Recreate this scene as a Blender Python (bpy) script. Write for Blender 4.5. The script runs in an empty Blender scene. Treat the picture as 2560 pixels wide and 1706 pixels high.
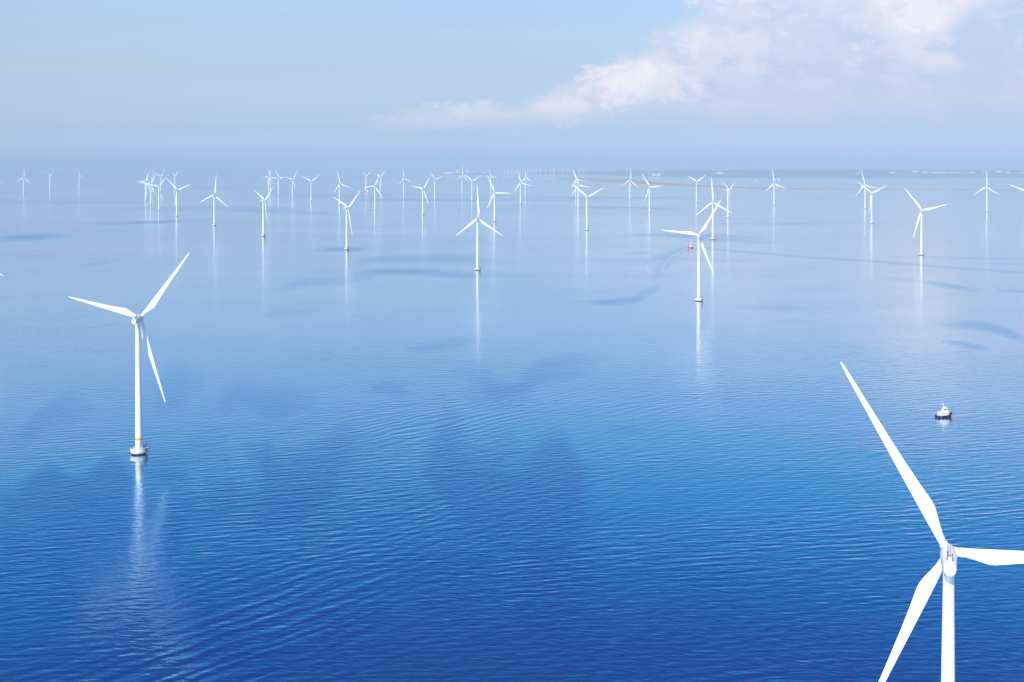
import bpy, bmesh, math, random
import numpy as np
from mathutils import Matrix, Vector
random.seed(7)
R = math.radians
sc = bpy.context.scene
COL = sc.collection

# ------------------------------------------------------------------ camera
CAM_H = 179.8            # metres above the water (a helicopter view)
STRETCH = 1.2            # turbines are 1.2 x as tall as wide in the photo
cam = bpy.data.cameras.new('camera')
cam_ob = bpy.data.objects.new('camera', cam)
COL.objects.link(cam_ob)
cam.sensor_width = 36.0
cam.lens = 36.0 * 2800 / 2560
cam.shift_y = (458.07 - 853.0) / 2560
cam.clip_start = 1.0
cam.clip_end = 200000.0
PITCH = 0.02276
cam_ob.matrix_world = (Matrix.Translation((0, 0, CAM_H)) @ Matrix.Rotation(math.pi / 2 - PITCH, 4, 'X')
                       @ Matrix.Rotation(-0.0020446, 4, 'Z'))
sc.camera = cam_ob

# ------------------------------------------------------------------ sun, sky, exposure
SUN_EL, SUN_AZ = 38.0, 205.0          # azimuth clockwise from +Y: behind the camera, a little left
sun = bpy.data.lights.new('sun', 'SUN')
sun.energy = 4.8
sun.angle = R(0.5)
sun.color = (1.0, 0.965, 0.91)
sun_ob = bpy.data.objects.new('sun', sun)
COL.objects.link(sun_ob)
to_sun = Vector((math.sin(R(SUN_AZ)) * math.cos(R(SUN_EL)), math.cos(R(SUN_AZ)) * math.cos(R(SUN_EL)), math.sin(R(SUN_EL))))
sun_ob.rotation_euler = to_sun.to_track_quat('Z', 'Y').to_euler()

sc.view_settings.view_transform = 'Standard'
sc.view_settings.look = 'None'
sc.view_settings.exposure = 0.0
sc.view_settings.gamma = 1.0
sc.render.engine = 'CYCLES'
sc.cycles.max_bounces = 8
sc.cycles.volume_bounces = 1
sc.cycles.sample_clamp_indirect = 6.0


class NT:
    """small helper for node trees"""
    def __init__(s, tree):
        s.t = tree

    def n(s, kind, **kw):
        nd = s.t.nodes.new(kind)
        for k, v in kw.items():
            setattr(nd, k, v)
        return nd

    def put(s, sock, v):
        if isinstance(v, bpy.types.NodeSocket):
            s.t.links.new(v, sock)
        elif isinstance(v, (tuple, list)) and sock.type == 'RGBA' and len(v) == 3:
            sock.default_value = (*v, 1)
        else:
            sock.default_value = v

    def m(s, op, a, b=None, c=None, clamp=False):
        nd = s.n('ShaderNodeMath', operation=op, use_clamp=clamp)
        s.put(nd.inputs[0], a)
        if b is not None: s.put(nd.inputs[1], b)
        if c is not None: s.put(nd.inputs[2], c)
        return nd.outputs[0]

    def smooth(s, x, lo, hi, a=0.0, b=1.0):
        nd = s.n('ShaderNodeMapRange', interpolation_type='SMOOTHSTEP')
        s.put(nd.inputs[0], x); nd.inputs[1].default_value = lo; nd.inputs[2].default_value = hi
        nd.inputs[3].default_value = a; nd.inputs[4].default_value = b
        return nd.outputs[0]

    def lin(s, x, lo, hi, a=0.0, b=1.0):
        nd = s.n('ShaderNodeMapRange')
        s.put(nd.inputs[0], x); nd.inputs[1].default_value = lo; nd.inputs[2].default_value = hi
        nd.inputs[3].default_value = a; nd.inputs[4].default_value = b
        return nd.outputs[0]

    def noise(s, vec, scale, detail=3.0, rough=0.5, dist=0.0):
        nd = s.n('ShaderNodeTexNoise')
        s.put(nd.inputs['Vector'], vec); nd.inputs['Scale'].default_value = scale
        nd.inputs['Detail'].default_value = detail; nd.inputs['Roughness'].default_value = rough
        nd.inputs['Distortion'].default_value = dist
        return nd.outputs[0]

    def xyz(s, x, y, z=0.0):
        nd = s.n('ShaderNodeCombineXYZ')
        s.put(nd.inputs[0], x); s.put(nd.inputs[1], y); s.put(nd.inputs[2], z)
        return nd.outputs[0]

    def ramp(s, fac, stops, interp='LINEAR'):
        nd = s.n('ShaderNodeValToRGB')
        cr = nd.color_ramp; cr.interpolation = interp
        while len(cr.elements) < len(stops): cr.elements.new(0.5)
        for e, (p, c) in zip(cr.elements, stops):
            e.position = p
            e.color = (*c, 1) if isinstance(c, (tuple, list)) else (c, c, c, 1)
        s.put(nd.inputs[0], fac)
        return nd.outputs[0]

    def mix(s, fac, a, b):
        nd = s.n('ShaderNodeMix', data_type='RGBA')
        s.put(nd.inputs[0], fac); s.put(nd.inputs[6], a); s.put(nd.inputs[7], b)
        return nd.outputs[2]

    def mul(s, a, b):
        nd = s.n('ShaderNodeMix', data_type='RGBA', blend_type='MULTIPLY')
        nd.inputs[0].default_value = 1.0
        s.put(nd.inputs[6], a); s.put(nd.inputs[7], b)
        return nd.outputs[2]


world = bpy.data.worlds.new('World')
sc.world = world
world.use_nodes = True
W = NT(world.node_tree)
bg = world.node_tree.nodes['Background']
sky = W.n('ShaderNodeTexSky', sky_type='NISHITA', sun_disc=False)
sky.sun_elevation = R(SUN_EL); sky.sun_rotation = R(SUN_AZ)
sky.altitude = 150; sky.air_density = 1.0; sky.dust_density = 1.0; sky.ozone_density = 1.0
tc = W.n('ShaderNodeTexCoord')
sep = W.n('ShaderNodeSeparateXYZ'); W.put(sep.inputs[0], tc.outputs['Generated'])
dx, dy, dz = sep.outputs
el = W.m('MULTIPLY', W.m('ARCSINE', dz), 57.2958)                 # degrees
az = W.m('MULTIPLY', W.m('ARCTAN2', dx, dy), 57.2958)             # degrees, 0 = +Y, + to the right
# hazy blue air near the horizon, clearer and whiter at 4-10 degrees
TINT = [(0.0, (1.02, 1.40, 2.55)), (0.5, (.88, 1.22, 2.25)), (1.5, (.74, .95, 1.68)), (2.5, (.77, .91, 1.42)), (4.5, (.90, .92, 1.20)), (6.5, (1.03, 1.06, 1.23)),
        (8.5, (1.15, 1.20, 1.33)), (10.5, (1.02, 1.18, 1.34)), (13.5, (.38, 1.14, 1.36)), (17, (.06, .86, 1.34)), (20.5, (.01, .55, 1.17)),
        (25, (.003, .29, .88)), (36, (.04, .36, .9))]
tint = W.ramp(W.lin(el, 0, 40), [(e_ / 40, tuple(c_ / 2.2 for c_ in col_)) for e_, col_ in TINT])
tint_n = W.n('ShaderNodeVectorMath', operation='MULTIPLY')
tint_2 = W.n('ShaderNodeVectorMath', operation='SCALE'); W.put(tint_2.inputs[0], tint); W.put(tint_2.inputs['Scale'], W.smooth(az, -26, 0, 2.42, 2.2))
W.put(tint_n.inputs[0], sky.outputs[0]); W.put(tint_n.inputs[1], tint_2.outputs[0])
skycol = tint_n.outputs[0]
# --- cloud bank, rising from the middle of the horizon to the upper right
def cvec(k, ky, z): return W.xyz(W.m('MULTIPLY', az, k), W.m('MULTIPLY', el, ky), z)
warp = W.noise(cvec(.35, .6, 3.1), 1.0, 2, .5)
fine = W.noise(cvec(.55, .95, 0.7), 1.0, 7, .58, .3)
billow = W.noise(cvec(1.5, 2.1, 5.2), 1.0, 6, .6, .4)
# upper edge of the bank as elevation over azimuth: ramp value * 12 degrees
edge = W.ramp(W.lin(az, -14, 34), [(0.0, .0), (.16, .165), (.22, .215), (.30, .235), (.335, .30), (.385, .37), (.42, .42),
                                 (.445, .555), (.485, .66), (.53, .74), (.60, .80), (.72, .95), (1.0, 1.0)])
edge = W.m('MULTIPLY', edge, 12.0)
coarse = W.noise(cvec(.17, .30, 2.2), 1.0, 5, .55, .4)
softw = W.smooth(az, 0, 10, 1.0, 2.6)
top = W.m('SUBTRACT', W.m('ADD', edge, W.m('MULTIPLY', W.m('SUBTRACT', fine, .5), 2.4)), el)
top = W.m('ADD', top, W.m('MULTIPLY', W.m('SUBTRACT', coarse, .5), W.smooth(az, -2, 8, .6, 3.6)))
puff = W.m('ADD', top, W.m('MULTIPLY', W.m('SUBTRACT', billow, .5), 1.4))
body = W.smooth(W.m('DIVIDE', puff, softw), -.25, .60)
floor_ = W.smooth(W.m('ADD', el, W.m('MULTIPLY', W.m('SUBTRACT', fine, .5), 1.6)), 1.0, 3.0)
azmask = W.smooth(az, -9.5, -5.0)
body = W.m('MULTIPLY', W.m('MULTIPLY', body, floor_), azmask)
# sunlit heaps, thinner and bluer in between
crest = W.smooth(puff, 3.2, .3)
lump = W.smooth(W.m('ADD', W.m('MULTIPLY', coarse, .55), W.m('ADD', W.m('MULTIPLY', fine, .28), W.m('MULTIPLY', billow, .17))), .44, .58)
high = W.smooth(el, 2.4, 6.0, .25, 1.0)
bright = W.m('ADD', W.m('MULTIPLY', crest, .42), W.m('MULTIPLY', W.m('MULTIPLY', lump, high), .72), clamp=True)
heaps = None
for a_, e_, ra_, re_, st_ in [(6.5, 3.75, 3.6, 1.35, 1.0), (10.8, 5.3, 2.6, 1.9, .8), (18.6, 7.3, 3.6, 1.5, .95), (2.6, 2.4, 1.9, .9, .6), (-2.8, 2.05, 4.2, .6, .32),
                              (14.5, 5.6, 2.5, 1.4, .5), (20.5, 4.4, 1.6, .5, .35), (10.5, 2.5, 2.6, .45, .3)]:
    d_ = W.m('ADD', W.m('POWER', W.m('ABSOLUTE', W.m('DIVIDE', W.m('SUBTRACT', az, a_), ra_)), 2.0),
             W.m('POWER', W.m('ABSOLUTE', W.m('DIVIDE', W.m('SUBTRACT', el, e_), re_)), 2.0))
    d_ = W.m('ADD', d_, W.m('MULTIPLY', W.m('SUBTRACT', fine, .5), 4.0))
    d_ = W.m('ADD', d_, W.m('MULTIPLY', W.m('SUBTRACT', billow, .5), 2.2))
    g_ = W.smooth(d_, 1.35, -.1, 0, st_)
    heaps = g_ if heaps is None else W.m('MAXIMUM', heaps, g_)
bright = W.m('ADD', W.m('MULTIPLY', bright, 1.0), W.m('MULTIPLY', heaps, .7), clamp=True)
ccol = W.mix(bright, (5.5, 6.35, 8.3), (8.8, 8.6, 9.6))
dens = W.m('MAXIMUM', W.m('MULTIPLY', body, W.m('ADD', .54, W.m('MULTIPLY', bright, .38))), W.m('MULTIPLY', heaps, .85))
lav = W.m('MULTIPLY', W.m('MULTIPLY', W.smooth(az, -6, 12), W.smooth(el, 6.0, 1.5)), .32)
skycol1 = W.mix(lav, skycol, (4.75, 5.75, 7.9))
skycol2 = W.mix(dens, skycol1, ccol)
# faint high veil in streaks
streak = W.smooth(W.noise(cvec(.06, .9, 9.0), 1.0, 4, .5), .45, .75)
veil = W.m('MULTIPLY', W.m('MULTIPLY', streak, W.smooth(el, 2.0, 4.0)), W.m('MULTIPLY', W.smooth(el, 30, 9),   .12))
skycol3 = W.mix(veil, skycol2, (6.6, 7.5, 9.4))
W.put(bg.inputs[0], skycol3)
bg.inputs[1].default_value = 0.10


# ------------------------------------------------------------------ materials
def mat(name, col, rough=.5, metal=0.0, noise=None, bump=None, spec=None):
    m = bpy.data.materials.new(name); m.use_nodes = True
    t = NT(m.node_tree); b = m.node_tree.nodes['Principled BSDF']
    b.inputs['Base Color'].default_value = (*col, 1)
    b.inputs['Roughness'].default_value = rough
    b.inputs['Metallic'].default_value = metal
    if noise:
        sc_, col2, lo, hi = noise
        g = t.n('ShaderNodeTexCoord')
        f = t.smooth(t.noise(g.outputs['Object'], sc_, 5, .6), lo, hi)
        t.put(b.inputs['Base Color'], t.mix(f, col, col2))
    return m

def paint_white():
    m = mat('white_gelcoat', (.80, .81, .80), .35)
    t = NT(m.node_tree); b = m.node_tree.nodes['Principled BSDF']
    g = t.n('ShaderNodeTexCoord')
    mp = t.n('ShaderNodeMapping'); t.put(mp.inputs[0], g.outputs['Object']); mp.inputs['Scale'].default_value = (1.2, 1.2, .12)
    f = t.smooth(t.noise(mp.outputs[0], 1.0, 5, .6), .45, .8)
    t.put(b.inputs['Base Color'], t.mix(t.m('MULTIPLY', f, .35), (.82, .82, .81), (.62, .62, .58)))
    return m

def concrete():
    m = mat('painted_concrete', (.6, .58, .54), .8)
    t = NT(m.node_tree); b = m.node_tree.nodes['Principled BSDF']
    g = t.n('ShaderNodeTexCoord'); s = t.n('ShaderNodeSeparateXYZ'); t.put(s.inputs[0], g.outputs['Object'])
    n1 = t.noise(g.outputs['Object'], .9, 5, .65)
    mp = t.n('ShaderNodeMapping'); t.put(mp.inputs[0], g.outputs['Object']); mp.inputs['Scale'].default_value = (1.5, 1.5, .25)
    n2 = t.noise(mp.outputs[0], 1.0, 4, .6)
    base = t.mix(t.smooth(n1, .35, .7), (.78, .77, .73), (.64, .62, .57))
    base = t.mix(t.m('MULTIPLY', t.smooth(n2, .5, .75), .5), base, (.36, .31, .24))
    # weed and rust line just above the water
    wet = t.smooth(t.m('ADD', s.outputs[2], t.m('MULTIPLY', t.m('SUBTRACT', n1, .5), .8)), .95, .45)
    base = t.mix(wet, base, (.045, .035, .02))
    t.put(b.inputs['Base Color'], base)
    return m

M_WHITE = paint_white()
M_CONC = concrete()
M_YEL = mat('yellow_band', (.80, .50, .04), .5, noise=(2.0, (.66, .40, .04), .4, .7))
M_DARK = mat('dark_steel', (.03, .035, .045), .5, noise=(3.0, (.07, .06, .05), .4, .7))
M_GREY = mat('grey_panel', (.60, .61, .61), .5, noise=(1.5, (.50, .51, .51), .4, .7))
M_GALV = mat('galvanised', (.35, .36, .37), .45, .6, noise=(4.0, (.25, .26, .27), .4, .7))
M_NAVY = mat('navy_hull', (.008, .012, .055), .35, noise=(.7, (.03, .02, .05), .5, .8))
M_RED = mat('red_hull', (.55, .03, .06), .4, noise=(.6, (.38, .03, .05), .45, .75))
M_RED2 = mat('distant_red_hull', (.55, .17, .18), .5, noise=(.3, (.5, .22, .2), .45, .75))  # far hull: haze paleness put into the red itself
M_BWHITE = mat('boat_white', (.78, .78, .76), .4, noise=(.8, (.66, .64, .60), .45, .8))
M_DECK = mat('deck_brown', (.28, .11, .09), .7, noise=(1.2, (.2, .1, .08), .4, .7))
M_GLASS = mat('cabin_glass', (.02, .03, .04), .08)
M_REDP = mat('red_part', (.65, .06, .05), .5)
M_SAND = mat('sand_grass', (.50, .44, .39), .9, noise=(.006, (.34, .35, .31), .46, .56))
M_BEACH = mat('beach_sand', (.62, .52, .42), .9, noise=(.01, (.52, .45, .36), .4, .7))
M_HAZY_LAND = mat('hazed_coast_land', (.26, .36, .43), .95, noise=(.0025, (.34, .39, .42), .48, .62))  # distance haze put into the land colour, paler and bluer
M_FACADE = mat('pale_facade', (.72, .62, .56), .8, noise=(.05, (.6, .52, .47), .4, .7))
M_FOAM = mat('foam', (.8, .82, .84), .6)


# ------------------------------------------------------------------ mesh helpers
def link(name, bm, mats, parent=None, smooth=False, angle=None):
    me = bpy.data.meshes.new(name)
    bmesh.ops.recalc_face_normals(bm, faces=bm.faces)
    if smooth:
        for f in bm.faces: f.smooth = True
        if angle:
            for e in bm.edges:
                if len(e.link_faces) == 2 and e.calc_face_angle(0) > angle: e.smooth = False
    bm.to_mesh(me); bm.free()
    for m_ in (mats if isinstance(mats, (list, tuple)) else [mats]): me.materials.append(m_)
    o = bpy.data.objects.new(name, me); COL.objects.link(o)
    if parent: o.parent = parent
    return o

def empty(name, loc, rz=0.0):
    o = bpy.data.objects.new(name, None); COL.objects.link(o)
    o.location = loc; o.rotation_euler = (0, 0, rz); o.empty_display_size = 5
    return o

def tag(o, label, cat, group=None, kind=None):
    o['label'] = label; o['category'] = cat
    if group: o['group'] = group
    if kind: o['kind'] = kind
    return o

def loft(bm, rings, cap=True):
    """rings: list of lists of points, all of one length"""
    vs = [[bm.verts.new(p) for p in r] for r in rings]
    n = len(vs[0])
    for a, b in zip(vs, vs[1:]):
        for i in range(n):
            bm.faces.new((a[i], a[(i + 1) % n], b[(i + 1) % n], b[i]))
    if cap:
        bm.faces.new(vs[0][::-1]); bm.faces.new(vs[-1])

def circ(r, z, n, cx=0, cy=0, sx=1.0, sy=1.0):
    return [(cx + r * sx * math.cos(2 * math.pi * i / n), cy + r * sy * math.sin(2 * math.pi * i / n), z) for i in range(n)]

def lathe(bm, prof, n=32, cap=True):
    loft(bm, [circ(r, z, n) for r, z in prof], cap)

def tube(bm, p0, p1, r, n=8, r2=None):
    p0, p1 = Vector(p0), Vector(p1); d = (p1 - p0).normalized()
    a = d.orthogonal().normalized(); b = d.cross(a)
    r2 = r if r2 is None else r2
    rr = []
    for p, q in ((p0, r), (p1, r2)):
        rr.append([p + (a * math.cos(2 * math.pi * i / n) + b * math.sin(2 * math.pi * i / n)) * q for i in range(n)])
    loft(bm, rr)

def box(bm, c, s, rz=0.0, taper=1.0, bevel=0.0):
    """c = centre of the base"""
    x, y, z = s[0] / 2, s[1] / 2, s[2]
    t = taper
    pts = [(-x, -y, 0), (x, -y, 0), (x, y, 0), (-x, y, 0), (-x * t, -y * t, z), (x * t, -y * t, z), (x * t, y * t, z), (-x * t, y * t, z)]
    co, si = math.cos(rz), math.sin(rz)
    v = [bm.verts.new((c[0] + px * co - py * si, c[1] + px * si + py * co, c[2] + pz)) for px, py, pz in pts]
    fs = [bm.faces.new([v[i] for i in f]) for f in ((3, 2, 1, 0), (4, 5, 6, 7), (0, 1, 5, 4), (1, 2, 6, 5), (2, 3, 7, 6), (3, 0, 4, 7))]
    if bevel:
        es = list({e for f in fs for e in f.edges})
        bmesh.ops.bevel(bm, geom=es, offset=bevel, segments=2, affect='EDGES')


# ------------------------------------------------------------------ the sea
EARTH = 14.65e6 / STRETCH
def sea_z(x, y): return -(x * x + y * y) / EARTH

F_, CY_, RR_ = 2800.0, 458.07, -0.0020446
def ray_ground(px, py):
    """photo pixel (2560 wide) -> point on the sea; used only to read positions off the photograph"""
    X, Y = px - 1280, py - CY_
    X, Y = X * math.cos(RR_) + Y * math.sin(RR_), -X * math.sin(RR_) + Y * math.cos(RR_)
    d = Vector((X / F_, 1.0, -Y / F_))
    cp, sp = math.cos(PITCH), math.sin(PITCH)
    d = Vector((d.x, d.y * cp + d.z * sp, -d.y * sp + d.z * cp))
    # curved sea: CAM_H + t dz = -(t^2 (dx2+dy2))/EARTH
    A = (d.x * d.x + d.y * d.y) / EARTH; B = d.z; C_ = CAM_H
    disc = B * B - 4 * A * C_
    t = (-B - math.sqrt(max(disc, 0))) / (2 * A)
    return t * d.x, t * d.y

def build_sea():
    azs = np.concatenate([np.linspace(-180, -32, 60)[:-1], np.linspace(-32, 32, 560), np.linspace(32, 180, 60)[1:-1]])
    rs = np.concatenate([[30.0], np.geomspace(60, 60000, 560)])
    na, nr = len(azs), len(rs)
    A, Rr = np.meshgrid(np.radians(azs), rs)
    x = Rr * np.sin(A); y = Rr * np.cos(A); z = -(Rr ** 2) / EARTH
    co = np.stack([x, y, z], -1).reshape(-1, 3)
    co = np.vstack([co, [[0, 0, 0]]])
    i = np.arange(nr - 1)[:, None] * na; j = np.arange(na)[None, :]; j2 = (j + 1) % na
    q = np.stack([i + j, i + na + j, i + na + j2, i + j2], -1).reshape(-1, 4)
    c = nr * na
    tri = np.stack([np.full(na, c), np.arange(na), (np.arange(na) + 1) % na], -1)
    me = bpy.data.meshes.new('sea')
    me.vertices.add(len(co)); me.vertices.foreach_set('co', co.astype(np.float32).ravel())
    loops = np.concatenate([q.ravel(), tri.ravel()]).astype(np.int32)
    me.loops.add(len(loops)); me.loops.foreach_set('vertex_index', loops)
    ls = np.concatenate([np.arange(len(q)) * 4, len(q) * 4 + np.arange(len(tri)) * 3]).astype(np.int32)
    me.polygons.add(len(ls)); me.polygons.foreach_set('loop_start', ls)
    me.update(calc_edges=True)
    me.polygons.foreach_set('use_smooth', np.ones(len(ls), dtype=bool))
    # where the wind ruffles the calm surface: patches mostly read off the photograph, in its pixels
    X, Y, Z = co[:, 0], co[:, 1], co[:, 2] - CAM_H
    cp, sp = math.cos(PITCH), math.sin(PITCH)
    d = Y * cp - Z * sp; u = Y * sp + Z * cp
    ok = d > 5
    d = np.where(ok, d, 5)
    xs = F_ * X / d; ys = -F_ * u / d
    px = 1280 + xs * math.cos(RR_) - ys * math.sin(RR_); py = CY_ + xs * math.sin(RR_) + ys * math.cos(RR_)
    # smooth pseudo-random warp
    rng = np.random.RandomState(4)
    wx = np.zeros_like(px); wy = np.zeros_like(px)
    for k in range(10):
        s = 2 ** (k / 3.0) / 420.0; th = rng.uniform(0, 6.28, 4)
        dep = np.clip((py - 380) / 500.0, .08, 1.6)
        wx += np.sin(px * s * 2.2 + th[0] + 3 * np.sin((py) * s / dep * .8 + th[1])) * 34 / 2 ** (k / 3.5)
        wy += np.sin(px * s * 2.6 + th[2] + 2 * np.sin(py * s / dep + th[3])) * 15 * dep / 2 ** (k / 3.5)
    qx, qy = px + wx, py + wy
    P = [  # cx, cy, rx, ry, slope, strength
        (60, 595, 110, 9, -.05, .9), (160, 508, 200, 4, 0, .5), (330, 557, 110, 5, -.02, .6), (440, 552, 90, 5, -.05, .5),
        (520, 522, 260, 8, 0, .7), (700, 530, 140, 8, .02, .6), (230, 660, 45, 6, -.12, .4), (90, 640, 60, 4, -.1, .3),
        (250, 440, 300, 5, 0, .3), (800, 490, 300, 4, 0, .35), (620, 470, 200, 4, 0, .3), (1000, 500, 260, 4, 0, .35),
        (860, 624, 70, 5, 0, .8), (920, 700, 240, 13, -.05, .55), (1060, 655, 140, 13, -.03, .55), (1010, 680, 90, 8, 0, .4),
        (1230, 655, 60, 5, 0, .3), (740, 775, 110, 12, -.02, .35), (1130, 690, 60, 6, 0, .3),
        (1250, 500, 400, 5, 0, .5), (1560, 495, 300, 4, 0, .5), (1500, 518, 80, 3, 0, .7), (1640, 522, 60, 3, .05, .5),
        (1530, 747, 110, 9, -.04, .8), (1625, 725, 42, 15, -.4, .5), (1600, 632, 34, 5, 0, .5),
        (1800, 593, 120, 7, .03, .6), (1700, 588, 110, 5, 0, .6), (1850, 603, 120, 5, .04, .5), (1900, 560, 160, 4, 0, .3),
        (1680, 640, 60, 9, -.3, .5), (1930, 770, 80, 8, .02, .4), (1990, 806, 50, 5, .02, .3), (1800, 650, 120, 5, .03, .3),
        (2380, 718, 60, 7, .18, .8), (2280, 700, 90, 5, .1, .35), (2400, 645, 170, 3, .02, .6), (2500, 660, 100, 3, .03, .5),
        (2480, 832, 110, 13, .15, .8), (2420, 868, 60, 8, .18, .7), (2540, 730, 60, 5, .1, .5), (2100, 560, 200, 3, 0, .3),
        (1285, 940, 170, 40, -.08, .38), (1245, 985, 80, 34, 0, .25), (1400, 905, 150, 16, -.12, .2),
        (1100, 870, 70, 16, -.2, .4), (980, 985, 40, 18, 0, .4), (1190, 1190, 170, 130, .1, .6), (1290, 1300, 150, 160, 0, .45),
        (790, 1150, 170, 95, -.2, .65), (700, 980, 130, 60, -.2, .35), (100, 1235, 190, 55, .02, .8), (60, 1420, 500, 200, 0, .3), (410, 1300, 62, 150, 0, .4), (330, 1560, 260, 110, 0, .4), (1210, 1420, 270, 200, 0, .3), (690, 1330, 330, 150, -.1, .25), (110, 1360, 280, 130, 0, .35), (480, 1150, 240, 60, -.15, .2), (950, 1250, 200, 60, -.1, .15), (560, 1260, 160, 50, -.1, .35),  # includes patches added to soften the big left turbine's reflection
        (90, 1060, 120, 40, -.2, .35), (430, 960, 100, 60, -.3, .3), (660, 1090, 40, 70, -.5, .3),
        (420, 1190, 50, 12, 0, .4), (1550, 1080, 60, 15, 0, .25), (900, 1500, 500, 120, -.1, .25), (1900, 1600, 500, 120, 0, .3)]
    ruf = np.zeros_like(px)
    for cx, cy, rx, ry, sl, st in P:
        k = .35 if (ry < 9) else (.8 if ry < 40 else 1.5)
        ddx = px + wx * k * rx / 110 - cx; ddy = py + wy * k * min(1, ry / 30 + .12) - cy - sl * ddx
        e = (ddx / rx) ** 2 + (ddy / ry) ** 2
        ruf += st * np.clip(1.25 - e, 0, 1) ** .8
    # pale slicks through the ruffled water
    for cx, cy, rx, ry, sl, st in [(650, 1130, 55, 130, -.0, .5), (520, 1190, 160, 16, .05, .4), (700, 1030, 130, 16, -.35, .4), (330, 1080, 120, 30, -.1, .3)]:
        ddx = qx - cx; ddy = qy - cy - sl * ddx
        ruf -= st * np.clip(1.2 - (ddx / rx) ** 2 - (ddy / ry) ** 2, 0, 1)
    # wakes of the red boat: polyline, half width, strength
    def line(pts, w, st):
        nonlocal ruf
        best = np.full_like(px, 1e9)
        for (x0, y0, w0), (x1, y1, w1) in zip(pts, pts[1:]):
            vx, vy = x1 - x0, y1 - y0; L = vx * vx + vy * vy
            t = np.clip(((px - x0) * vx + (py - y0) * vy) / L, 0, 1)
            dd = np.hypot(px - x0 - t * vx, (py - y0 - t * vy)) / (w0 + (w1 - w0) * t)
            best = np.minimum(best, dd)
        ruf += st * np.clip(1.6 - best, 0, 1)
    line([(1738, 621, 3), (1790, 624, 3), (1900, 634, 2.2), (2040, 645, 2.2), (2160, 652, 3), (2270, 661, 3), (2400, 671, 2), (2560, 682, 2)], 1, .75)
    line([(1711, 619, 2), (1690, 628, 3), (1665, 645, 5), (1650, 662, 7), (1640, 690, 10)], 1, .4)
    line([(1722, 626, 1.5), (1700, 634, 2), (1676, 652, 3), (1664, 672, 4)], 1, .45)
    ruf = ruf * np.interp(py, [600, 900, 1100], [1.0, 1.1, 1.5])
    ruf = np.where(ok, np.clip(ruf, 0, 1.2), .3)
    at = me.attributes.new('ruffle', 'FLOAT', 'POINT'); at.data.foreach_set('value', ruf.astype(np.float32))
    sw = np.full_like(px, .16)
    for cx, cy, rx, ry, sl, st in [(830, 1410, 430, 230, -.35, 1.0), (1080, 1080, 300, 110, -.25, .9), (1300, 1250, 400, 160, -.1, .35), (500, 1670, 600, 110, -.2, .8), (1600, 1000, 500, 60, -.05, .5), (1500, 860, 300, 40, -.2, .5)]:
        ddx = qx - cx; ddy = qy - cy - sl * ddx
        sw = np.maximum(sw, st * np.exp(-((ddx / rx) ** 2 + (ddy / ry) ** 2) * 1.2))
    at = me.attributes.new('swell', 'FLOAT', 'POINT'); at.data.foreach_set('value', np.where(ok, sw, .3).astype(np.float32))
    o = bpy.data.objects.new('sea', me); COL.objects.link(o)
    o['kind'] = 'structure'; o['label'] = 'calm blue sea with faint ripples and darker wind-ruffled patches'
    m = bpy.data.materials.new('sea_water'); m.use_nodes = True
    t = NT(m.node_tree); b = m.node_tree.nodes['Principled BSDF']
    geo = t.n('ShaderNodeNewGeometry')
    att = t.n('ShaderNodeAttribute', attribute_name='ruffle'); rf = att.outputs['Fac']
    def rotated(deg, su, sv, z=0.0):
        mp = t.n('ShaderNodeMapping', vector_type='POINT'); t.put(mp.inputs[0], geo.outputs['Position'])
        mp.inputs['Rotation'].default_value = (0, 0, R(deg)); mp.inputs['Scale'].default_value = (1, 1, 0)
        m2 = t.n('ShaderNodeMapping'); t.put(m2.inputs[0], mp.outputs[0]); m2.inputs['Scale'].default_value = (su, sv, 0)
        m2.inputs['Location'].default_value = (z, z * .7, z)
        return m2.outputs[0]
    # swell A: crests run from lower left to upper right; swell B: crests nearly across the view
    def train(deg, lam, wob, z):
        vec = rotated(deg, 1, 1, z)
        sp = t.n('ShaderNodeSeparateXYZ'); t.put(sp.inputs[0], vec)
        w1 = t.noise(rotated(deg, 1 / 55, 1 / 24, z + 5), 1.0, 2.0, .5)
        ph = t.m('ADD', t.m('MULTIPLY', sp.outputs[1], 2 * math.pi / lam), t.m('MULTIPLY', w1, wob))
        return t.m('SINE', ph)
    big = t.noise(rotated(-20, 1 / 210, 1 / 130, 1.1), 1.0, 2.0, .5)
    att2 = t.n('ShaderNodeAttribute', attribute_name='swell')
    envA = t.m('MULTIPLY', t.smooth(big, .36, .60, .35, 1.0), att2.outputs['Fac'])
    envB = t.smooth(big, .62, .38, .35, 1.0)
    swell = t.m('MULTIPLY', train(-46, 8.6, 16.0, 0.0), t.m('MULTIPLY', envA, .056))
    wA = t.noise(rotated(-44, 1 / 26, 1 / 4.6), 1.0, 1.5, .45, .15)
    wB = t.noise(rotated(-8, 1 / 13, 1 / 3.3, 3.3), 1.0, 2.0, .5, .25)
    wC = t.noise(rotated(6, 1 / 5.0, 1 / 1.7, 7.7), 1.0, 2.0, .5, .1)
    swell = t.m('ADD', swell, t.m('MULTIPLY', train(-15, 7.2, 18.0, 2.7), t.m('MULTIPLY', envB, .024)))
    swell = t.m('ADD', swell, t.m('MULTIPLY', train(-4, 3.9, 14.0, 6.1), .007))
    h = t.m('ADD', swell, t.m('MULTIPLY', wA, t.m('MULTIPLY', envA, .22)))
    h = t.m('ADD', h, t.m('MULTIPLY', wB, t.m('MULTIPLY', envB, .19)))
    h = t.m('ADD', h, t.m('MULTIPLY', wC, t.m('ADD', .085, t.m('MULTIPLY', rf, .06))))
    bump = t.n('ShaderNodeBump'); bump.inputs['Strength'].default_value = 1.0; bump.inputs['Distance'].default_value = 1.0
    t.put(bump.inputs['Height'], h)
    t.put(b.inputs['Normal'], bump.outputs[0])
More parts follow.
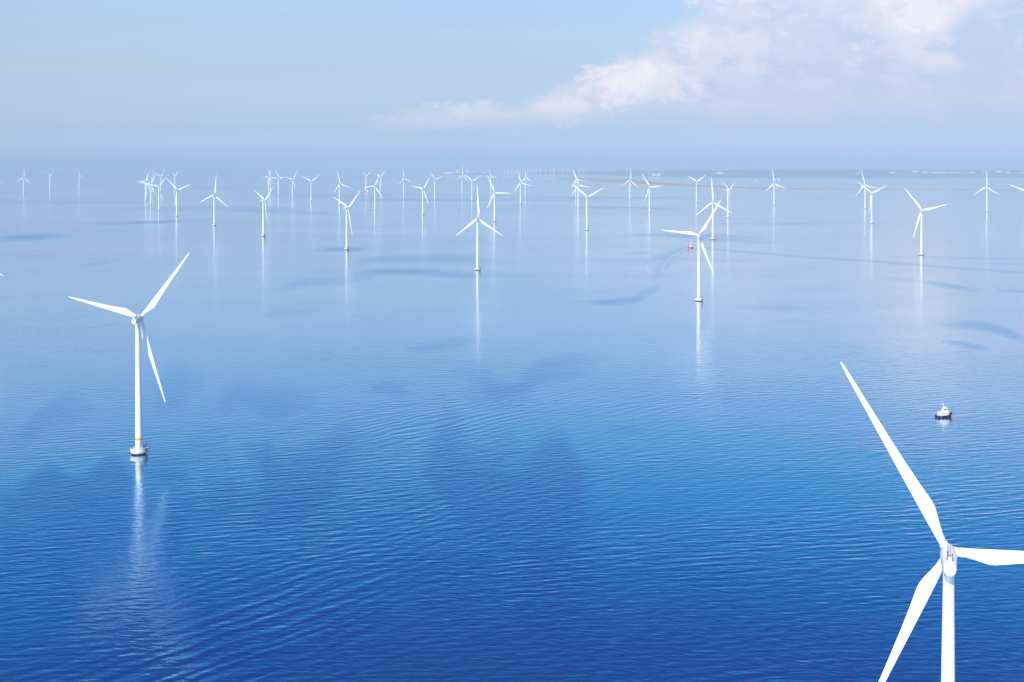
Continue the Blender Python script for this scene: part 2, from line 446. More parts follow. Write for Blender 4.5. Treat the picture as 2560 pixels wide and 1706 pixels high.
    soft = t.noise(rotated(20, 1 / 900, 1 / 500, 4.4), 1.0, 4.0, .55, .6)
    rr = t.m('ADD', .08, t.m('MULTIPLY', rf, .07))
    rr = t.m('ADD', rr, t.m('MULTIPLY', t.smooth(soft, .45, .7), .06))
    t.put(b.inputs['Roughness'], rr)
    b.inputs['IOR'].default_value = 1.34; b.inputs['Metallic'].default_value = 1.0
    b.inputs['Base Color'].default_value = (.56, .67, .80, 1)
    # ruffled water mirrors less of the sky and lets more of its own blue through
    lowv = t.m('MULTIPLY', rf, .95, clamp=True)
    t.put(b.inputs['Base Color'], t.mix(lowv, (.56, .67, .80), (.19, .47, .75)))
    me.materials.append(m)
    return o

build_sea()


# ------------------------------------------------------------------ wind turbines
HUB, OVER, TILT = 68.5, 4.5, R(5)

def blade_mesh():
    bm = bmesh.new()
    st = [(1.35, 1.9, 1.0, 13), (2.6, 1.9, 1.0, 13), (4.0, 2.05, .86, 13), (6.0, 2.55, .62, 12), (8.2, 3.15, .42, 11), (9.6, 3.42, .34, 10),
          (10.8, 3.42, .30, 9.5), (12.5, 3.22, .27, 8.5), (16, 2.80, .24, 7), (21, 2.33, .22, 5), (27, 1.86, .20, 3.5), (33, 1.45, .19, 2.2), (39, 1.06, .18, 1),
          (43, .78, .17, .5), (45.2, .52, .17, 0), (46.05, .28, .17, 0), (46.3, .08, .2, 0)]
    N = 20; rings = []
    for r, c, th, tw in st:
        le = -0.95 + (r / 46.3) * .80
        if r > 44: le += (r - 44) * .08
        f = min(1, max(0, (1.0 - th) / .6))           # 0 = round root, 1 = aerofoil
        ring = []
        for i in range(N):
            a = 2 * math.pi * i / N
            xc = (1 - math.cos(a)) / 2
            yr = math.sin(a) / 2 * th
            ya = math.copysign(1, math.sin(a)) * th * 2.6 * (.2969 * math.sqrt(max(xc, 0)) - .126 * xc - .3516 * xc ** 2 + .2843 * xc ** 3 - .1015 * xc ** 4) * .75
            if abs(math.sin(a)) < 1e-6: ya = 0
            yy = yr * (1 - f) + ya * f
            x = le + xc * c; y = yy * c
            tr = R(tw); px = x - 0.0
            ring.append((px * math.cos(tr) + y * math.sin(tr), -px * math.sin(tr) * .5 + y * math.cos(tr) - (r / 46.3) ** 2 * .6, r))
        rings.append(ring)
    loft(bm, rings)
    for v in bm.verts: v.co.y = -v.co.y
    me_o = link('blade', bm, M_WHITE, None, True, R(50))
    return me_o

def make_turbine():
    t = empty('wind_turbine', (0, 0, 0))
    # foundation: concrete bowl with a deck 10 m across
    bm = bmesh.new()
    lathe(bm, [(3.2, -6.0), (3.6, -.6), (3.95, -.1), (4.25, .35), (4.75, 1.0), (5.02, 1.5), (5.08, 1.9), (5.08, 2.75), (5.16, 2.78), (5.16, 2.98), (4.85, 3.0), (4.82, 2.72), (2.6, 2.70)], 48)
    o = link('foundation', bm, M_CONC, t, True, R(28))
    # tower with flange rings
    bm = bmesh.new()
    prof = [(2.30, 2.65), (2.30, 3.0), (2.12, 3.02), (2.10, 12)]
    for i in range(1, 9): prof.append((2.10 - .82 * i / 8, 12 + (66.2 - 12) * i / 8))
    prof += [(1.38, 66.22), (1.38, 66.75)]
    lathe(bm, prof, 40)
    link('tower', bm, M_WHITE, t, True, R(35))
    # nacelle: round housing tapering to the rear disc, tilted with the shaft
    pivot = Matrix.Translation((0, 0, HUB)) @ Matrix.Rotation(TILT, 4, 'X')
    bm = bmesh.new(); rings = []
    for y, r, zo in [(-6.15, .3, -.12), (-6.14, 1.15, -.12), (-6.05, 1.38, -.12), (-5.88, 1.47, -.12), (-4.5, 1.58, -.08), (-2, 1.82, 0), (0, 1.96, 0), (1.6, 1.98, 0), (2.5, 1.88, 0), (2.9, 1.72, 0), (3.0, 1.2, 0)]:
        rings.append([(r * math.cos(2 * math.pi * i / 32), y, zo + r * math.sin(2 * math.pi * i / 32)) for i in range(32)])
    loft(bm, rings); bm.transform(pivot)
    nac = link('nacelle', bm, M_WHITE, t, True, R(40))
    # roof cowl with dark slots on both sides, mast with wind vane (sub-parts)
    bm = bmesh.new()
    pts = [(-.42, 1.4, 1.90), (.42, 1.4, 1.90), (.62, -4.9, 1.40), (-.62, -4.9, 1.40)]
    lo = [bm.verts.new(p) for p in pts]
    hi = [bm.verts.new((x * .8, y, z + hh)) for (x, y, z), hh in zip(pts, (.12, .12, .62, .62))]
    bm.faces.new(lo[::-1]); bm.faces.new(hi)
    for i in range(4): bm.faces.new((lo[i], lo[(i + 1) % 4], hi[(i + 1) % 4], hi[i]))
    bm.transform(pivot)
    link('roof_cowl', bm, M_GREY, nac)
    for s in (-1, 1):
        bm = bmesh.new(); box(bm, (s * .72, -4.4, 1.12), (.14, 1.2, .36)); bm.transform(pivot)
        link('cooling_slot', bm, M_GALV, nac)
    bm = bmesh.new()
    tube(bm, (-.55, -5.3, 1.2), (-.55, -5.3, 3.1), .05, 6); tube(bm, (.55, -5.3, 1.2), (.55, -5.3, 2.7), .05, 6)
    tube(bm, (-.85, -5.3, 2.5), (.75, -5.3, 2.5), .04, 6); box(bm, (-.55, -5.3, 3.05), (.3, .5, .18)); box(bm, (.55, -5.3, 2.65), (.25, .25, .25))
    bm.transform(pivot)
    link('wind_vane_mast', bm, M_DARK, nac)
    # hub with pointed nose and three root collars
    hubp = Matrix.Translation((0, OVER, HUB)) @ Matrix.Rotation(TILT, 4, 'X')
    bm = bmesh.new(); rings = []
    for y, r in [(-1.45, .9), (-1.42, 1.45), (-1.1, 1.62), (0, 1.68), (.9, 1.55), (1.7, 1.2), (2.3, .7), (2.6, .15)]:
        rings.append([(r * math.cos(2 * math.pi * i / 30), y, r * math.sin(2 * math.pi * i / 30)) for i in range(30)])
    loft(bm, rings)
    link('hub', bm, M_WHITE, t, True, R(40))
    for k in range(3):
        b_ = BLADE if k == 0 and BLADE.parent is None else BLADE.copy()
        if b_ is not BLADE: COL.objects.link(b_)
        b_.parent = t
    return t

BLADE = blade_mesh()
PROTO = make_turbine()
HUBP = Matrix.Translation((0, OVER, HUB)) @ Matrix.Rotation(TILT, 4, 'X')
for ch in PROTO.children:
    if ch.name.split('.')[0] == 'hub':
        ch.matrix_basis = HUBP

def pose(t, yaw, ang):
    k = 0
    t.rotation_euler = (0, 0, -R(yaw)); t.scale = (1, 1, STRETCH)
    for ch in t.children:
        n = ch.name.split('.')[0]
        a = R(ang + 120 * k)
        if n == 'blade':
            ch.matrix_basis = HUBP @ Matrix.Rotation(a, 4, 'Y'); k += 1
        elif n == 'hub':
            ch.matrix_basis = HUBP @ Matrix.Rotation(R(ang), 4, 'Y')

def collar():
    bm = bmesh.new()
    for k in range(3):
        a = 2 * math.pi * k / 3
        m_ = Matrix.Rotation(a, 4, 'Y')
        n0 = len(bm.verts)
        b2 = bmesh.new(); lathe(b2, [(1.02, .9), (1.02, 1.62), (1.12, 1.64), (1.12, 1.82), (.9, 1.84)], 24); b2.transform(m_)
        me_ = bpy.data.meshes.new('tmp'); b2.to_mesh(me_); b2.free(); bm.from_mesh(me_); bpy.data.meshes.remove(me_)
    return bm
for ch in PROTO.children:
    if ch.name.split('.')[0] == 'hub':
        link('blade_collar', collar(), M_WHITE, ch, True, R(35))

# extras that only the nearer turbines show
def near_extras(t, band=False):
    if band:
        bm = bmesh.new(); lathe(bm, [(2.115, 7.0), (2.125, 7.0), (2.125, 8.5), (2.115, 8.5)], 40, cap=False)
        link('yellow_band', bm, M_YEL, t, True)
    ca = [R(a) for a in range(0, 360, 20)]
    bm = bmesh.new()
    for z in (3.5, 4.0):
        for a, b in zip(ca, ca[1:] + ca[:1]):
            tube(bm, (4.95 * math.cos(a), 4.95 * math.sin(a), z), (4.95 * math.cos(b), 4.95 * math.sin(b), z), .045, 5)
    for a in ca:
        tube(bm, (4.95 * math.cos(a), 4.95 * math.sin(a), 2.9), (4.95 * math.cos(a), 4.95 * math.sin(a), 4.05), .055, 5)
    link('railing', bm, M_GALV, t)
    # the door side, ladder and davit stand to the right as the photo sees them
    ra = R(-12)
    cx, cy = math.cos(R(-48)), math.sin(R(-48))
    bm = bmesh.new(); box(bm, (2.12 * cx, 2.12 * cy, 3.05), (.30, 1.0, 2.2), R(-48), bevel=.05); link('door', bm, M_GREY, t)
    cx, cy = math.cos(ra), math.sin(ra)
    bm = bmesh.new()
    for s in (-.9, .9):
        px, py = -s * cy, s * cx
        tube(bm, (5.5 * cx + px, 5.5 * cy + py, -2.0), (5.45 * cx + px, 5.45 * cy + py, 3.2), .15, 8)
        tube(bm, (4.6 * cx + px, 4.6 * cy + py, 2.4), (5.5 * cx + px, 5.5 * cy + py, 2.4), .12, 6)
    for i in range(16):
        z = -.5 + i * .25
        tube(bm, (5.3 * cx + .3 * cy, 5.3 * cy - .3 * cx, z), (5.3 * cx - .3 * cy, 5.3 * cy + .3 * cx, z), .03, 5)
    link('boat_landing', bm, M_DARK, t)
    rb = R(-5); cx, cy = math.cos(rb), math.sin(rb)
    bm = bmesh.new()
    tube(bm, (4.4 * cx, 4.4 * cy, 2.7), (4.4 * cx, 4.4 * cy, 5.2), .16, 8)
    tube(bm, (4.4 * cx, 4.4 * cy, 5.1), (6.0 * cx, 6.0 * cy, 5.5), .11, 8)
    tube(bm, (4.4 * cx, 4.4 * cy, 4.1), (5.4 * cx, 5.4 * cy, 5.3), .07, 6)
    link('davit_crane', bm, M_DARK, t)
    bm = bmesh.new(); box(bm, (2.9, -2.2, 2.72), (1.1, .8, 1.3), R(-38), bevel=.06); link('cabinet', bm, M_GREY, t)
    bm = bmesh.new(); box(bm, (1.75, -1.55, 5.6), (.7, .5, .6), R(-38), bevel=.05); link('lamp_box', bm, M_DARK, t)
    bm = bmesh.new()
    for a in (R(160), R(200), R(100)):
        box(bm, (4.7 * math.cos(a), 4.7 * math.sin(a), 3.9), (.3, .3, .5))
    link('warning_lamp', bm, M_DARK, t)

def dup(root):
    r = root.copy(); COL.objects.link(r)
    for ch in root.children:
        c = ch.copy(); COL.objects.link(c); c.parent = r
        for g in ch.children:
            d = g.copy(); COL.objects.link(d); d.parent = c
    return r

G_ = 'white wind turbines standing in rows in the sea'
TURB = [
 ('Z', 106.1, 270.4, 18.6, 86.3, 2, 'nearest and largest wind turbine, cropped by the lower right corner'),
 ('A', -227.7, 678.7, 3.7, 43.1, 3, 'big white turbine on the left with a yellow band above its round base'),
 ('G5', 233.3, 1398.4, 12.3, 35.9, 2, 'white turbine just right of the red boat, one blade pointing flat left'),
 ('E10', -55.5, 1788.7, 17.7, -1.0, 2, 'central white turbine, one blade straight up above two drooping ones'),
 ('H3', 751.0, 2052.3, 22.1, 78.1, 2, 'tall white turbine near the right edge, well in front of the thin sandbar'),
 ('G2', 438.6, 2445.7, 14.6, 115.7, 1, 'turbine behind the red boat, its drooping left blade ending above the boat'),
 ('G3', 649.3, 3367.9, 67.8, 58.5, 0, 'sideways turned turbine with short V blades, right of the one behind the red boat'),
 ('G1', 746.7, 4531.8, 20.2, 57.3, 0, 'far turbine with Y blades straight above the tall turbine beside the red boat'),
 ('G4', 984.7, 4208.1, 23.6, 111.4, 0, 'white wind turbine standing in front of the small beacon on the sandbar'),
 ('H1', 1238.0, 3925.9, 6.4, 103.5, 0, 'rear one of two overlapping turbines on the right, blade rising above the horizon'),
 ('H2', 972.3, 3025.4, 9.6, 65.1, 0, 'front one of two overlapping turbines on the right, blades in a wide V'),
 ('H4', 1557.1, 3671.3, 11.4, -.6, 0, 'rightmost wholly visible turbine, one blade straight up, near the right edge'),
 ('H5', 1458.0, 3180.0, 20.0, 50.0, 0, 'turbine cut off by the right edge, one blade reaching in below the sandbar'),
 ('F5', 455.7, 3711.1, 18.3, 84.2, 0, 'turbine with one blade flat right, above the left blade tip beside the red boat'),
 ('F4', 512.1, 4861.7, 32.1, 5.3, 0, 'white far turbine with one blade straight up in front of the low sandy island'),
 ('F3', 185.0, 2771.1, 16.4, 64.7, 1, 'front and tallest of three crossing turbines right of the middle'),
 ('F2', 237.5, 4017.9, 18.4, 98.7, 0, 'middle one of three crossing turbines right of the middle, drooping right blade'),
 ('F1', 290.3, 5094.2, 20.9, 95.5, 0, 'rearmost and faintest of three crossing turbines right of the middle'),
 ('E8', 32.8, 4399.7, 18.1, 103.2, 0, 'front one of the crossing pair before the row of tiny horizon turbines'),
 ('E9', 65.5, 5604.8, 35.7, 114.1, 0, 'pale rear one of the crossing pair before the row of tiny horizon turbines'),
 ('E7', -50.0, 3163.4, 13.1, 92.1, 1, 'turbine with a level blade to the right, just behind the central one'),
 ('E6', -111.1, 5868.0, 46.4, 92.8, 0, 'small pale turbine behind the raised blade of the one right of the central turbine'),
 ('E5', -170.6, 4761.3, 15.7, 63.1, 0, 'far turbine with a Y of blades just above the central turbine tip'),
 ('E4', -283.7, 6349.7, 27.5, 5.0, 0, 'pale far turbine with one blade straight up right of the pink shore buildings'),
 ('E3', -350.3, 5070.3, 39.4, 71.2, 0, 'far turbine with blades in a V below the long pink factory on the shore'),
 ('E2', -283.5, 3549.1, 25.9, 38.4, 0, 'white wind turbine left of the central one, long blade leaning up to the right'),
 ('E1', -538.3, 5557.5, 30.0, 110.0, 0, 'pale turbine standing alone between the red ship and the far factory'),
 ('D10', -698.1, 5931.6, 34.5, 46.6, 0, 'pale turbine close behind the one with a level left blade beside the red ship'),
 ('D9', -481.1, 3923.6, 8.9, 23.0, 0, 'white turbine just right of the small red ship, one blade level to the left'),
 ('D8', -795.6, 6085.4, 45.6, 59.8, 0, 'pale turbine whose foot is hidden by the small red ship'),
 ('D7', -325.2, 2198.7, 38.6, 51.7, 1, 'larger of two alike turbines with nacelles seen from the left, left of the central one'),
 ('D6', -668.7, 4335.4, 26.8, 105.8, 0, 'far turbine with drooping right blade, crossed by a blade tip of one in front'),
 ('C10', -575.0, 2585.5, 44.2, 54.1, 1, 'smaller of two alike turbines with nacelles seen from the left, above the big one'),
 ('D5', -851.7, 4744.4, 7.0, 54.2, 0, 'far turbine with a wide Y of blades and open water on both sides'),
 ('D4', -1008.8, 5141.1, 32.5, 40.3, 0, 'right one of four close far turbines, long blade leaning up to the right'),
 ('D3', -1170.4, 5607.8, 33.3, 84.0, 0, 'pale turbine, third of four close together, one blade almost level to the right'),
 ('D2', -1262.3, 5847.5, 14.4, 97.3, 0, 'nearer one of two turbines standing almost in line, tallest blade leaning left'),
 ('D1', -1345.0, 6189.7, 25.0, 20.9, 0, 'farther one of two turbines standing almost in line, one blade leaning slightly right'),
 ('C9', -799.6, 3003.2, 4.3, 7.9, 1, 'turbine above the raised blade of the big left turbine, one blade nearly upright'),
 ('C8', -1044.9, 3487.5, 6.8, 71.5, 0, 'turbine right of the dense cluster on the left, blades in a wide V'),
 ('C7', -1922.5, 6379.8, 44.5, 52.0, 0, 'small pale turbine right behind the tower of the one ending the left cluster'),
 ('C5', -1228.0, 3890.5, -11.8, 41.4, 0, 'nearest turbine of the dense left cluster, long left blade crossing the others'),
 ('C6', -1941.7, 6190.2, 36.4, 43.3, 0, 'small pale turbine in the left cluster, right behind the nearest one of it'),
 ('C4', -1890.8, 5881.4, 44.4, 22.6, 0, 'small pale turbine mid left cluster, half hidden by its neighbours'),
 ('C3', -1410.8, 4367.1, -2.9, 34.0, 0, 'second nearest turbine of the left cluster, blade leaning up to the right'),
 ('C2', -1736.0, 5315.2, 51.2, 107.4, 0, 'thin turbine close behind the leftmost one of the left cluster'),
 ('C1', -1572.0, 4799.1, 11.9, 27.0, 0, 'leftmost turbine of the dense left cluster, one blade level to the left'),
 ('T3', -2561.5, 6624.6, 44.0, 102.5, 0, 'rightmost of the three lone far turbines at the left, slim and pale'),
 ('T2', -2651.1, 6419.9, 43.6, 59.6, 0, 'middle one of the three lone far turbines at the left'),
 ('T1', -2596.9, 5952.9, 7.6, 6.9, 0, 'leftmost of the three lone far turbines at the left, blade straight up'),
 ('T0', -2765.0, 6000.0, 10.0, 11.0, 0, 'far turbine cut off by the left edge near the horizon, only a blade tip showing'),
 ('L1', -567.0, 1150.0, 5.0, 115.0, 0, 'turbine cut off by the left edge, only a tip level with the big rotor'),
]
first = True
for key, x, y, yaw, ang, near, label in TURB:
    t = PROTO if first else dup(PROTO)
    first = False
    t.location = (x, y, sea_z(x, y))
    pose(t, yaw, ang)
    tag(t, label, 'wind turbine', G_)
# extras after the copies so that the plain ones stay plain
roots = [o for o in COL.objects if o.type == 'EMPTY' and o.name.split('.')[0] == 'wind_turbine']
for (key, x, y, yaw, ang, near, label), t in zip(TURB, roots):
    if near >= 1:
        near_extras(t, near == 3)

# ------------------------------------------------------------------ row of tiny turbines near the far coast
def far_turbine_mesh():
    bm = bmesh.new()
    lathe(bm, [(3.6, -2), (3.6, 2), (2.6, 2.2), (2.4, 20), (1.6, 48)], 12)
    box(bm, (0, 0, 47.6), (3.4, 9, 3.4))
    for k in range(3):
        a = 2 * math.pi * k / 3
        d = Vector((math.sin(a), 0, math.cos(a)))
        tube(bm, Vector((0, 5, 49)) + d * .5, Vector((0, 5, 49)) + d * 27, 1.1, 6, .25)
    bmesh.ops.recalc_face_normals(bm, faces=bm.faces)
    return bm
ft = link('far_turbine', far_turbine_mesh(), M_WHITE)
ftx = [(1261.4, 437.5), (1271, 438), (1279.9, 437), (1289.5, 437.5), (1299.5, 438), (1319.1, 437.5), (1324.5, 438), (1332.8, 437.5), (1340.5, 438), (1350.7, 437.5),
       (1364.3, 438), (1375, 437.5), (1385.2, 437.5), (1396.5, 437), (1406.6, 435.5), (1417.4, 436), (1427.4, 436), (1448.2, 435.5), (1459, 435.5)]
ORD = 'first second third fourth fifth sixth seventh eighth ninth tenth eleventh twelfth thirteenth fourteenth fifteenth sixteenth seventeenth eighteenth nineteenth'.split()
for i, (px, py) in enumerate(ftx):
    o = ft if i == 0 else ft.copy()
    if i: COL.objects.link(o)
    x, y = ray_ground(px, py)
    o.location = (x, y, sea_z(x, y)); o.rotation_euler = (0, 0, R(-20 - random.uniform(0, 50))); o.scale = (1, 1, STRETCH * .92)
    tag(o, ORD[i] + ' from the left in the faint row of tiny turbines on the horizon', 'wind turbine', 'row of tiny turbines at the horizon')

# ------------------------------------------------------------------ land
def land(name, front, back, h, mat_, label, ridge=None, n=160):
    """a low solid strip between a front and a back shore line given in photo pixels; gently domed"""
    def samp(pts, k):
        xs = [p[0] for p in pts]; x = xs[0] + (xs[-1] - xs[0]) * k
        for (x0, y0), (x1, y1) in zip(pts, pts[1:]):
            if x <= x1 + 1e-6:
                return x, y0 + (y1 - y0) * (x - x0) / (x1 - x0)
        return pts[-1]
    bm = bmesh.new(); grid = []
    rnd = random.Random(3)
    M_ = 10
    for i in range(n + 1):
        k = i / n
        f = ray_ground(*samp(front, k)); b = ray_ground(*samp(back, k))
        row = []
        edge_ = min(1, k * (3 if ridge else 12), (1 - k) * 12)
        for j in range(M_ + 1):
            s = j / M_
            x = f[0] + (b[0] - f[0]) * s; y = f[1] + (b[1] - f[1]) * s
            pr = min(1, s * 6, (1 - s) * 4) ** .6 * edge_
            z = sea_z(x, y) - 1.5 + (h * (.7 + .3 * math.sin(i * .31 + j) * math.sin(i * .13 + 2)) + 1.5) * pr + (ridge(rnd, i, j) * pr if ridge else 0)
            row.append(bm.verts.new((x, y, z)))
        grid.append(row)
    for a, b in zip(grid, grid[1:]):
        for j in range(M_): bm.faces.new((a[j], a[j + 1], b[j + 1], b[j]))
    o = link(name, bm, mat_, None, True)
    o['kind'] = 'structure'; o['label'] = label
    return o

land('island', [(1330, 440.5), (1400, 450.5), (1470, 455.5), (1560, 459.5), (1640, 464), (1750, 468), (1850, 471.5), (1980, 473.6), (2130, 474.8), (2300, 475.6), (2700, 476.2)],
     [(1330, 438.9), (1400, 443), (1470, 444.5), (1560, 447), (1640, 455), (1750, 462), (1850, 467.2), (1980, 471.0), (2130, 472.9), (2300, 474.0), (2700, 474.6)],
     1.6, M_SAND, 'low sandy island with a thin spit reaching right across the water')
land('beach', [(1332, 441.3), (1400, 451.4), (1470, 456.6), (1560, 460.5), (1640, 465), (1750, 469), (1850, 472.4), (1980, 474.4), (2130, 475.6), (2300, 476.3), (2700, 476.9)],
     [(1332, 440.3), (1400, 450.0), (1470, 455), (1560, 459), (1640, 463.4), (1750, 467.6), (1850, 471), (1980, 473.2), (2130, 474.3), (2300, 475.1), (2700, 475.8)],
     .9, M_BEACH, 'pale sand beach along the near side of the island')
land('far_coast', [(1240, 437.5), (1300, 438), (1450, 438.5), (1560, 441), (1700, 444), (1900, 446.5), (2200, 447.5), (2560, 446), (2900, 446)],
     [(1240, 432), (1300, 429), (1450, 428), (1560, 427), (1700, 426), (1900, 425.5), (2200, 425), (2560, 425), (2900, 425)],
     9.0, M_HAZY_LAND, 'flat hazy wooded coast along the horizon', ridge=lambda r_, i, j: r_.uniform(0, 7), n=260)


# ------------------------------------------------------------------ shore buildings and beacon
def shore_building(name, px, py, w, d, h, label, cat, group=None, roof='flat', z0=6.0, rz=0.0, mat_=None):
    x, y = ray_ground(px, py)
    t = empty(name, (x, y, sea_z(x, y) + z0), rz + math.atan2(-x, y))
    bm = bmesh.new(); box(bm, (0, 0, -8), (w, d, h + 8)); link('wall', bm, mat_ or M_FACADE, t)
    bm = bmesh.new()
    if roof == 'gable':
        v = [bm.verts.new(p) for p in ((-w / 2 - 1, -d / 2 - 1, h), (w / 2 + 1, -d / 2 - 1, h), (w / 2 + 1, d / 2 + 1, h), (-w / 2 - 1, d / 2 + 1, h), (-w / 2 - 1, 0, h + d * .25), (w / 2 + 1, 0, h + d * .25))]
        for f in ((0, 1, 5, 4), (2, 3, 4, 5), (0, 4, 3), (1, 2, 5), (3, 2, 1, 0)): bm.faces.new([v[i] for i in f])
    else:
        box(bm, (0, 0, h), (w + 1.5, d + 1.5, 1.2))
    link('roof', bm, M_GREY, t)
    bm = bmesh.new()
    nb = max(3, int(w / 9))
    for i in range(nb):
        box(bm, (-w / 2 + w * (i + .5) / nb, -d / 2 - .15, h * .35), (w / nb * .5, .5, h * .3))
    link('window_band', bm, M_GLASS, t)
    tag(t, label, cat, group)
    return t

land('far_spit', [(1090, 436.6), (1130, 437), (1230, 438)], [(1090, 434), (1130, 433), (1230, 433)], 1.0, M_HAZY_LAND, 'thin hazy strip of land under the pinkish shore buildings', n=40)
shore_building('factory_hall', 1117, 435.5, 62, 40, 15, 'long low pinkish hall, left one of the shore factory group', 'building', 'pinkish buildings on the far shore')
shore_building('factory_hall', 1125, 434.8, 40, 40, 22, 'pinkish hall in the middle of the shore factory group', 'building', 'pinkish buildings on the far shore')
shore_building('factory_hall', 1132, 434.6, 42, 36, 18, 'small pinkish hall, right one of the shore factory group', 'building', 'pinkish buildings on the far shore')
shore_building('power_station', 1144.5, 434, 48, 46, 44, 'tall square pinkish block, the highest on the far shore', 'building', 'pinkish buildings on the far shore')
shore_building('silo_block', 1169, 432.5, 26, 24, 28, 'small pale block alone right of the tall square one', 'building', 'pinkish buildings on the far shore')
shore_building('silo_block', 1212, 433.5, 20, 20, 16, 'tiny faint block farthest right of the pinkish shore buildings', 'building', 'pinkish buildings on the far shore')
BW = [(1640, 440, 90, 8, 'long low white shed on the coast above the low sandy island'),
      (1800, 437, 74, 12, 'bright white shed on the coast right of the Y-bladed far turbine'),
      (2232, 436, 60, 12, 'white shed on the right coast, leftmost of the pale buildings there'),
      (2287, 433.5, 70, 16, 'pale block on the right coast standing highest left of the two long ones'),
      (2312, 434.5, 66, 10, 'pale low shed on the right coast directly left of the two long ones'),
      (2350, 435.5, 170, 7, 'left one of two long cream buildings on the right coast'),
      (2388, 435.5, 110, 7, 'right one of two long cream buildings on the right coast'),
      (2428, 434.8, 60, 9, 'small cream shed on the right coast right of the two long buildings'),
      (2461, 434, 46, 12, 'small pale block on the right coast just left of the rightmost whole turbine'),
      (2497, 433.5, 64, 14, 'pale block on the right coast right of the rightmost whole turbine'),
      (2520, 434.5, 50, 10, 'pale low block near the right edge of the coast'),
      (2556, 434.8, 40, 10, 'pale block on the coast cut by the right edge'),
      (2145, 437, 50, 10, 'faint block on the coast left of the overlapping turbine pair')]
for px, py, w, h, lab in BW:
    shore_building('shore_building', px, py, w, 30, h, lab, 'building', 'pale buildings along the right coast', 'gable' if w > 60 else 'flat', 7.0, 0, M_BWHITE)
shore_building('beach_house', 1891, 452.5, 24, 14, 10, 'sand coloured hut beyond the spit, left of the turbine with the beacon', 'building', None, 'gable', 0, 0, M_BEACH)
shore_building('beach_house', 1946, 450.5, 24, 14, 11, 'pale hut far beyond the beacon on the spit', 'building', None, 'gable', 0, 0, M_BEACH)

bx, by = ray_ground(1941.5, 471.5)
bt = empty('beacon', (bx, by, sea_z(bx, by) + .5))
bm = bmesh.new(); lathe(bm, [(4.2, -2), (4.2, .8), (3.0, 1.0), (2.5, 11)], 16); link('tower', bm, M_BWHITE, bt, True, R(35))
bm = bmesh.new(); lathe(bm, [(3.4, 11), (3.4, 11.5), (1.6, 11.6), (1.6, 14), (2.0, 14.1), (.2, 15.5)], 16); link('lantern', bm, M_GREY, bt, True, R(35))
tag(bt, 'small white beacon tower on the sandy spit', 'beacon')


# ------------------------------------------------------------------ boats
def hull_mesh(L, Bm, H, bow_rise, stern_rise, n=18, flare=1.25):
    """hull along +X (bow at +X), waterline z=0, deck height H"""
    bm = bmesh.new(); rings = []
    for i in range(n + 1):
        s = i / n
        x = -L / 2 + L * s
        wid = (min(1, (1 - s) * 2.6) ** .62) * (.86 + .14 * min(1, s * 5))
        wid = max(wid, .012)
        sheer = H + bow_rise * max(0, (s - .35) / .65) ** 2 + stern_rise * max(0, (.25 - s) / .25) ** 2
        wb = Bm / 2 * wid
        rake = L * .10 * max(0, (s - .7) / .3) ** 2
        xl = x - rake
        k = .45 + .4 * (1 - max(0, (s - .5) * 2)) 
        ring = [(xl - rake * .3, 0, -1.6 + (.9 if s > .85 else 0)), (xl, wb * k, -.9), (xl + rake * .3, wb * (k + (1 - k) * .55), .2), (x, wb, sheer * .75), (x + rake * .1, wb * 1.0, sheer)]
        ring += [(x + rake * .1, wb * .88, sheer), (x, wb * .88, sheer - .55), (x, -wb * .88, sheer - .55), (x + rake * .1, -wb * .88, sheer)]
        ring += [(p[0], -p[1], p[2]) for p in ring[4:0:-1]]
        rings.append(ring)
    loft(bm, rings)
    return bm

